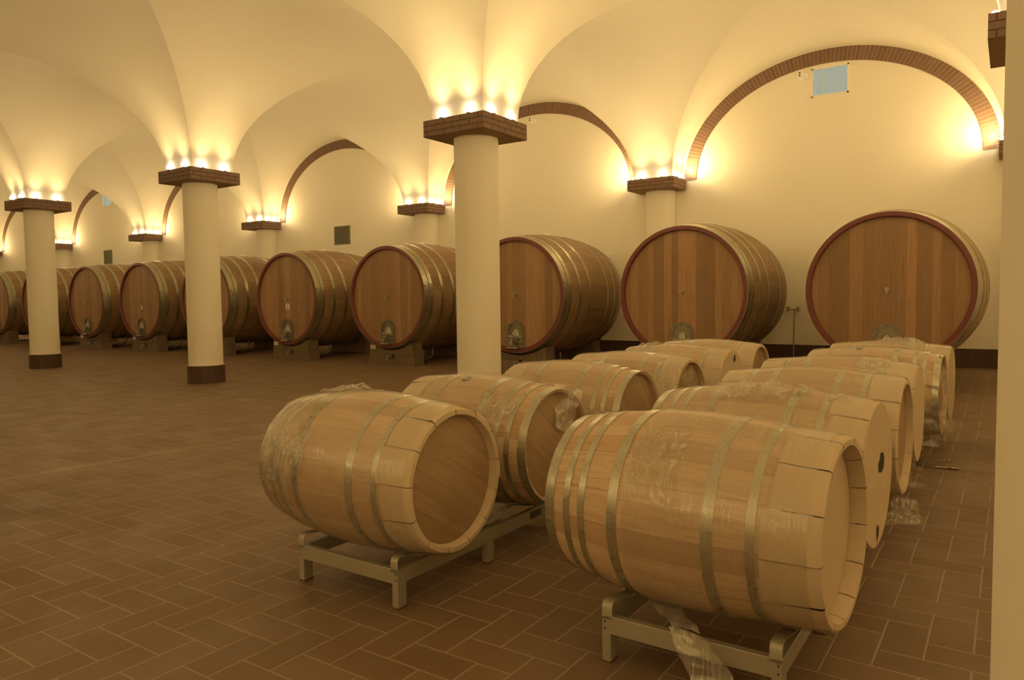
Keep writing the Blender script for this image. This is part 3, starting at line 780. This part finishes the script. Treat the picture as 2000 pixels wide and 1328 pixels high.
def sleeve(o, sgn, seed, ln=.155, disc=False, inner=True, loc=None, ext=0.):
    rnd = random.Random(seed); n = 13; m = MB(); a = rnd.random()
    for i in range(n):
        a0 = a + 2*pi*i/n + .007; a1 = a + 2*pi*(i+1)/n - .006; d = rnd.uniform(0, .003) + (i % 2)*.0018; l = ln + rnd.uniform(-.012, .012); tilt = rnd.uniform(-.002, .005)
        E = BL/2 + ext; ln_ = l + ext
        pr = [(BL/2-l, br(BL/2-l)+.0050), (BL/2-l*.5, br(BL/2-l*.5)+.008+d*.4), (E-.004, BRH+.012+d+tilt), (E+.004, BRH+.006+d)]
        if inner: pr += [(E+.004, BRH-.012), (E-.020, BRH-.020), (BL/2-.032, BRH-.022)]
        th = .0025
        pr2 = [(x, r-th) for x, r in pr[:4]]
        seg = 5
        m.revolve([(sgn*x, r) for x, r in pr], seg, a0=a0, a1=a1)
        m.revolve([(sgn*(BL/2-l), br(BL/2-l)+.0050), (sgn*(BL/2-l), br(BL/2-l)+.0015)], seg, a0=a0, a1=a1)
    s = m.build('cardboard_sleeve', CARD, o, smooth=35, loc=loc)
    return s
def disc_cap(o, sgn, loc, x=None, holes=(), mat=None, r=None):
    m = MB(); E = x if x is not None else BL/2+.008; r = r or BRH+.010; n = 56
    m.revolve([(sgn*(E-.004), r), (sgn*E, r), (sgn*(E+.001), r*.5), (sgn*E, .0001)], n)
    d = m.build('cardboard_disc', CARD, o, smooth=30, loc=loc)
    for k, (y, z, w, h, jag) in enumerate(holes):
        m = MB(); rnd = random.Random(k+5); q = []
        for i in range(16):
            a = 2*pi*i/16; rr = 1 + jag*rnd.uniform(-.6, .6); q.append((sgn*(E+.0022), y + w*cos(a)*rr, z + h*sin(a)*rr))
        m.add(q, [tuple(range(16))]); m.build('torn_hole', DARK, d)
    return d
def barrique(name, x, y, rz, label, right='sleeve', left='sleeve', film=(-.475, .475), roll=0., hroll=0., bung=False, seed=1, dz=0., extras=None, holes=(), rivets=False):
    o = empty('barrel', (x, y, .186+dz), rz); ax = (0, 0, BRB); E = BL/2
    m = MB(); P = [(-E + BL*i/24, br(-E + BL*i/24)) for i in range(25)]
    m.revolve([(-E+.04, BRH-.024), (-E+.006, BRH-.014)] + P + [(E-.006, BRH-.014), (E-.04, BRH-.024)], 72)
    m.build('staves', OAK, o, smooth=28, loc=ax, rot=(roll, 0, 0))
    for sgn, nm in ((1, 'head'), (-1, 'rear_head')):
        m = MB(); m.revolve([(sgn*(E-.034), BRH-.018), (sgn*(E-.030), BRH-.035), (sgn*(E-.030), .0001)], 56)
        m.build(nm, OAK_HEAD, o, smooth=25, loc=ax, rot=(hroll, 0, 0))
    for k, (a, b, mt) in enumerate(HOOPS):
        for sgn in (1, -1):
            cov = (right if sgn > 0 else left)
            if cov in ('sleeve', 'disc') and k < 1: continue
            m = MB(); t = .0032
            m.revolve([(sgn*a, br(min(a, E))-.002), (sgn*a, br(min(a, E))+t), (sgn*b, br(b)+t), (sgn*b, br(b)-.002)], 72)
            h = m.build('hoop', mt, o, smooth=28, loc=ax)
            if rivets and sgn > 0:       # riveted overlap
                aa = -.22; M_ = Matrix.Rotation(-aa, 4, 'X') @ Matrix.Translation((sgn*(a+b)/2, 0, br((a+b)/2)+t+.001))
                mm = MB(); mm.bevel_box(-(a-b)/2+.001, (a-b)/2-.001, -.022, .022, -.002, .0015, .0008, M_); 
                for yy in (-.010, .010): mm.revolve([(0, .0001), (.0035, .0001), (.003, .004), (0, .005)][::-1], 8, 'Z', loc=(0, yy, .001), M=M_)
                mm.build('hoop_rivets', mt, h)
    if right in ('sleeve', 'disc'): sleeve(o, 1, seed, ln=.150, loc=ax, inner=right == 'sleeve')
    if left in ('sleeve', 'disc'): sleeve(o, -1, seed+50, loc=ax, inner=left == 'sleeve')
    if right == 'disc': disc_cap(o, 1, ax, holes=holes)
    if right == 'inset': sleeve(o, 1, seed, ln=.135, loc=ax, ext=.026); disc_cap(o, 1, ax, x=E-.024, r=BRH-.026)
    if bung is not False:
        bx, ba = bung; M_ = Matrix.Rotation(-ba, 4, 'X')
        m = MB(); m.revolve([(br(bx)-.012, .0001), (br(bx)+.001, .026), (br(bx)+.0035, .030)], 20, 'Z', loc=(bx, 0, 0), M=M_); m.revolve([(br(bx)+.006, .0001), (br(bx)+.006, .022), (br(bx)-.01, .024)], 20, 'Z', loc=(bx, 0, 0), M=M_)
        m.build('bung', BUNG, o, smooth=40, loc=ax)
    if film:
        m = MB(); fp = []
        for i in range(33):
            x_ = film[0] + (film[1]-film[0])*i/32; cov = (right if x_ > 0 else left) != 'none'
            q = max(0, min(1, (abs(x_)-(E-.165))/.14)) if cov else 0; fp.append((x_, br(x_) + .0085 + .0135*q))
        m.revolve(fp, 72); m.build('plastic_wrap', FILM, o, smooth=40, loc=ax)
    if extras: extras(o, ax)
    tag(o, label, 'barrel', 'small oak barrels wrapped in film on metal racks')
    return o
def ex_L1(o, ax):
    drape('film_fold', o, -.47, -.16, -2.0, -.1, .012, .022, 3, ax); drape('film_fold', o, -.42, -.05, -.15, .7, .010, .030, 5, ax); drape('film_fold', o, -.20, -.10, -1.6, -.9, .010, .020, 8, ax)
    MB().box(E_-.03, E_-.001, BRH+.015, BRH+.02, -.05, .02).build('paper_tag', PAPER, o, loc=ax)
E_ = BL/2
def ex_L2(o, ax):
    sheet('hanging_film', FILM_TRAIL, o, (E_-.05, .04, .31), (E_+.05, .19, .28), (E_+.015, .10, .02), (E_-.0, -.02, .10), 20, 24, .022, 4, loc=ax)
    drape('film_fold', o, .15, .40, -1.3, -.6, .010, .014, 12, ax)
def ex_L4(o, ax):
    sheet('hanging_film', FILM_HEAVY, o, (E_+.004, -.22, .20), (E_+.012, .06, .30), (E_+.012, .0, .06), (E_+.004, -.20, -.06), 20, 20, .016, 6, loc=ax)
    drape('film_fold', o, .30, .48, -1.4, -.3, .012, .016, 14, ax)
def ex_L5(o, ax):
    drape('film_fold', o, -.46, -.15, -.9, .5, .010, .030, 15, ax)
def ex_R1(o, ax):
    drape('film_fold', o, -.14, .06, -1.3, -.45, .010, .007, 21, ax)
    sheet('trailing_film', FILM_TRAIL, o, (-.17, -.09, -.340), (-.06, -.09, -.340), (.14, -.295, -.322), (.03, -.30, -.324), 16, 24, .012, 22, 11, loc=ax)
    sheet('trailing_film', FILM_TRAIL, o, (.02, -.295, -.324), (.15, -.29, -.322), (.30, -.30, -.532), (.15, -.36, -.532), 16, 30, .018, 23, 11, loc=ax)
def ex_R2(o, ax):
    drape('film_fold', o, -.24, .16, -.55, .1, .010, .030, 24, ax)
    drape('film_fold', o, .15, .22, -.3, .1, .010, .020, 25, ax); drape('film_fold', o, .33, .39, -.3, .1, .010, .018, 26, ax)
def ex_R3(o, ax):
    sheet('loose_film', FILM_HEAVY, o, (E_-.06, -.05, -.33), (E_+.06, .02, -.33), (E_+.14, .0, -.47), (E_-.08, -.12, -.46), 18, 14, .03, 27, loc=ax)
def ex_R4(o, ax):
    drape('film_fold', o, .12, .32, -.9, .1, .010, .018, 28, ax)
    sheet('loose_film', FILM_HEAVY, o, (E_-.10, -.1, -.32), (E_+.01, .0, -.32), (E_+.10, .0, -.50), (E_-.08, -.1, -.50), 14, 14, .03, 29, loc=ax)
def ex_R5(o, ax):
    sheet('hanging_film', FILM_DARK, o, (E_-.21, -.30, .14), (E_+.0, -.30, .10), (E_+.05, -.32, -.34), (E_-.19, -.33, -.36), 20, 24, .022, 31, loc=ax)
    sheet('hanging_film', FILM_HEAVY, o, (E_-.0, -.28, .26), (E_+.01, -.05, .30), (E_+.09, .05, -.36), (E_+.05, -.30, -.36), 20, 24, .022, 32, loc=ax)
def ex_R6(o, ax):
    drape('film_fold', o, -.12, .30, -.7, .5, .010, .045, 33, ax)
FILM_DARK = mat_film('smoky_film', .35, .3, .2, (.30, .26, .20), .2, .8)

RK = {}
RZ = .0375
barrique('L1', -2.441, 2.465, -.013, 'small oak barrel nearest on the left, its bare head of diagonal boards', 'sleeve', 'none', (-.475, .46), hroll=radians(58), seed=1, extras=ex_L1)
barrique('L2', -2.445, 3.345, -.045, 'small oak barrel with a grey bung on top, second in the left row', 'none', 'sleeve', (-.46, .30), hroll=radians(50), bung=(-.06, -.30), seed=2, extras=ex_L2)
barrique('L3', -2.45, 4.385, -.03, 'small oak barrel with bare metal hoops at its head, third in the left row', 'none', 'sleeve', (-.46, .34), hroll=radians(40), seed=3)
barrique('L4', -2.46, 5.325, -.03, 'small oak barrel with torn film over its head, fourth in the left row', 'sleeve', 'sleeve', seed=4, hroll=.4, extras=ex_L4)
barrique('L5', -2.46, 6.29, -.03, 'small oak barrel with cardboard over its head, fifth in the left row', 'disc', 'sleeve', seed=5, extras=ex_L5, holes=((.05, .235, .022, .028, .9),))
barrique('L6', -2.46, 7.18, -.02, 'farthest small oak barrel of the left row, bare headed', 'sleeve', 'sleeve', seed=6, hroll=.9)
barrique('R1', -.933, 2.579, -.057, 'largest small barrel in front, bright hoops left and a cardboard sleeve right', 'inset', 'none', (-.13, .47), seed=7, roll=.3, dz=.006, extras=ex_R1)
barrique('R2', -.942, 3.470, -.05, 'small barrel behind the front one, flat cardboard cap with a dark round hole', 'disc', 'none', (-.46, .46), seed=8, rivets=True, dz=.008, extras=ex_R2, holes=((.06, .04, .055, .042, .35), (.0, -.245, .018, .035, 1.1)))
barrique('R3', -.94, 4.47, -.02, 'small barrel third in the right row, cardboard sleeve around a deep shaded head', 'sleeve', 'sleeve', seed=9, dz=.008, extras=ex_R3)
barrique('R4', -.965, 5.38, -.01, 'small barrel fourth in the right row, smooth plain cardboard cap', 'disc', 'sleeve', seed=10, dz=.008, extras=ex_R4)
barrique('R5', -.895, 6.48, -.03, 'barrel with bung and film hanging off its right end, fifth in the right row', 'none', 'sleeve', (-.46, .40), seed=11, rivets=True, bung=(-.10, -.22), dz=.008, extras=ex_R5)
barrique('R6', -.90, 7.38, -.03, 'farthest small barrel of the right row, crumpled film heaped on top', 'disc', 'sleeve', seed=12, dz=.008, extras=ex_R6)

# ------------------------------------------------------------------ barrel racks
def make_rack():
    o = empty('barrel_rack', (0, 0, 0)); hx, hy = .315, .675; t = .03
    for sy in (-1, 1):
        m = MB(); y0 = sy*hy; m.bevel_box(-hx, hx, min(y0, y0-sy*t), max(y0, y0-sy*t), .108, .173, .002); cr_ = m.build('cross_rail', RACK, o)
        m = MB()
        for sx in (-1, 1):
            for z in (.126, .152): m.cyl((sx*(hx-.012), y0+sy*.0005, z), (sx*(hx-.012), y0-sy*.004, z), .0035, 8); m.cyl((sx*(hx-.012), y0-sy*.001, z), (sx*(hx-.012), y0+sy*.0012, z), .0035, 8)
        m.build('screws', DARK, cr_)
    for sx in (-1, 1):
        m = MB(); x0 = sx*hx; m.bevel_box(min(x0, x0-sx*t), max(x0, x0-sx*t), -hy+t, hy-t, .108, .173, .002); m.build('side_rail', RACK, o)
        pts = []
        b = [(-hy, .160), (-hy, .205), (-hy+.006, .218), (-hy+.018, .225), (-hy+.05, .2255), (-hy+.10, .216), (-.52, .203), (-.44, .1965), (-.36, .203), (-.26, .228), (-.20, .240), (-.14, .236), (-.07, .212), (0, .200)]
        path = b + [(-p[0], p[1]) for p in b[::-1][1:]]
        m = MB(); w0, w1 = (x0, x0-sx*.040); m.strip(path, min(w0, w1), max(w0, w1), -.004); m.build('cradle_strap', RACK, o, smooth=40)
        for y in (-hy, -.03, hy-.055):
            m = MB(); m.bevel_box(min(x0, x0-sx*.034), max(x0, x0-sx*.034), y, y+.055, .006, .110, .002); l = m.build('leg', RACK, o)
            m = MB(); m.box(min(x0, x0-sx*.034)-.001, max(x0, x0-sx*.034)+.001, y-.001, y+.056, 0, .008); m.build('foot_pad', FOOT, l)
    m = MB(); m.box(hx, hx+.0015, .36, .47, .125, .162); m.build('rating_plate', PLATE, o)
    m = MB(); m.bevel_box(-hx+t, hx-t, -.02, .02, .110, .150, .002); m.build('middle_rail', RACK, o)
    return o
rack0 = make_rack()
RL = [(-2.441, 2.925, 0, 'grey metal rack under the two nearest barrels of the left row'), (-2.455, 4.855, 0, 'grey metal rack under the third and fourth barrels of the left row'),
      (-2.46, 6.735, 0, 'grey metal rack under the two farthest barrels of the left row'), (-.885, 3.000, 0, 'grey metal rack under the front right barrel, with trailing film'),
      (-.95, 4.925, 0, 'grey metal rack under the third and fourth barrels of the right row'), (-.90, 6.93, 0, 'grey metal rack under the two farthest barrels of the right row')]
for i, (x, y, rz, lab) in enumerate(RL):
    r = rack0 if i == 0 else copy_tree(rack0)
    r.location = (x, y, 0); r.rotation_euler = (0, 0, rz); tag(r, lab, 'rack', 'low metal barrel racks')

# ------------------------------------------------------------------ litter on the floor
def scrap(x, y, rz, w, d, label, seed):
    m = MB(); n = 8; vs = []
    for i in range(n+1):
        for j in range(3):
            u, v = i/n-.5, j/2-.5; vs.append((u*w, v*d*(1+.25*noise.noise(Vector((i*.9, j, seed)))), .004 + .012*abs(noise.noise(Vector((u*5, v*3, seed))))))
    m.add(vs, [(i*3+j, i*3+j+1, (i+1)*3+j+1, (i+1)*3+j) for i in range(n) for j in range(2)])
    o = m.build('paper_scrap', CARD, smooth=60, loc=(x, y, 0), rot=(0, 0, rz)); tag(o, label, 'scrap', 'scraps lying on the right aisle')
scrap(-0.375, 6.358, .1, .155, .05, 'pale strip of torn card lying on the tiles of the right aisle', 3)
scrap(-0.396, 6.630, .1, .07, .02, 'thin scrap on the tiles just beyond the larger torn card', 4)
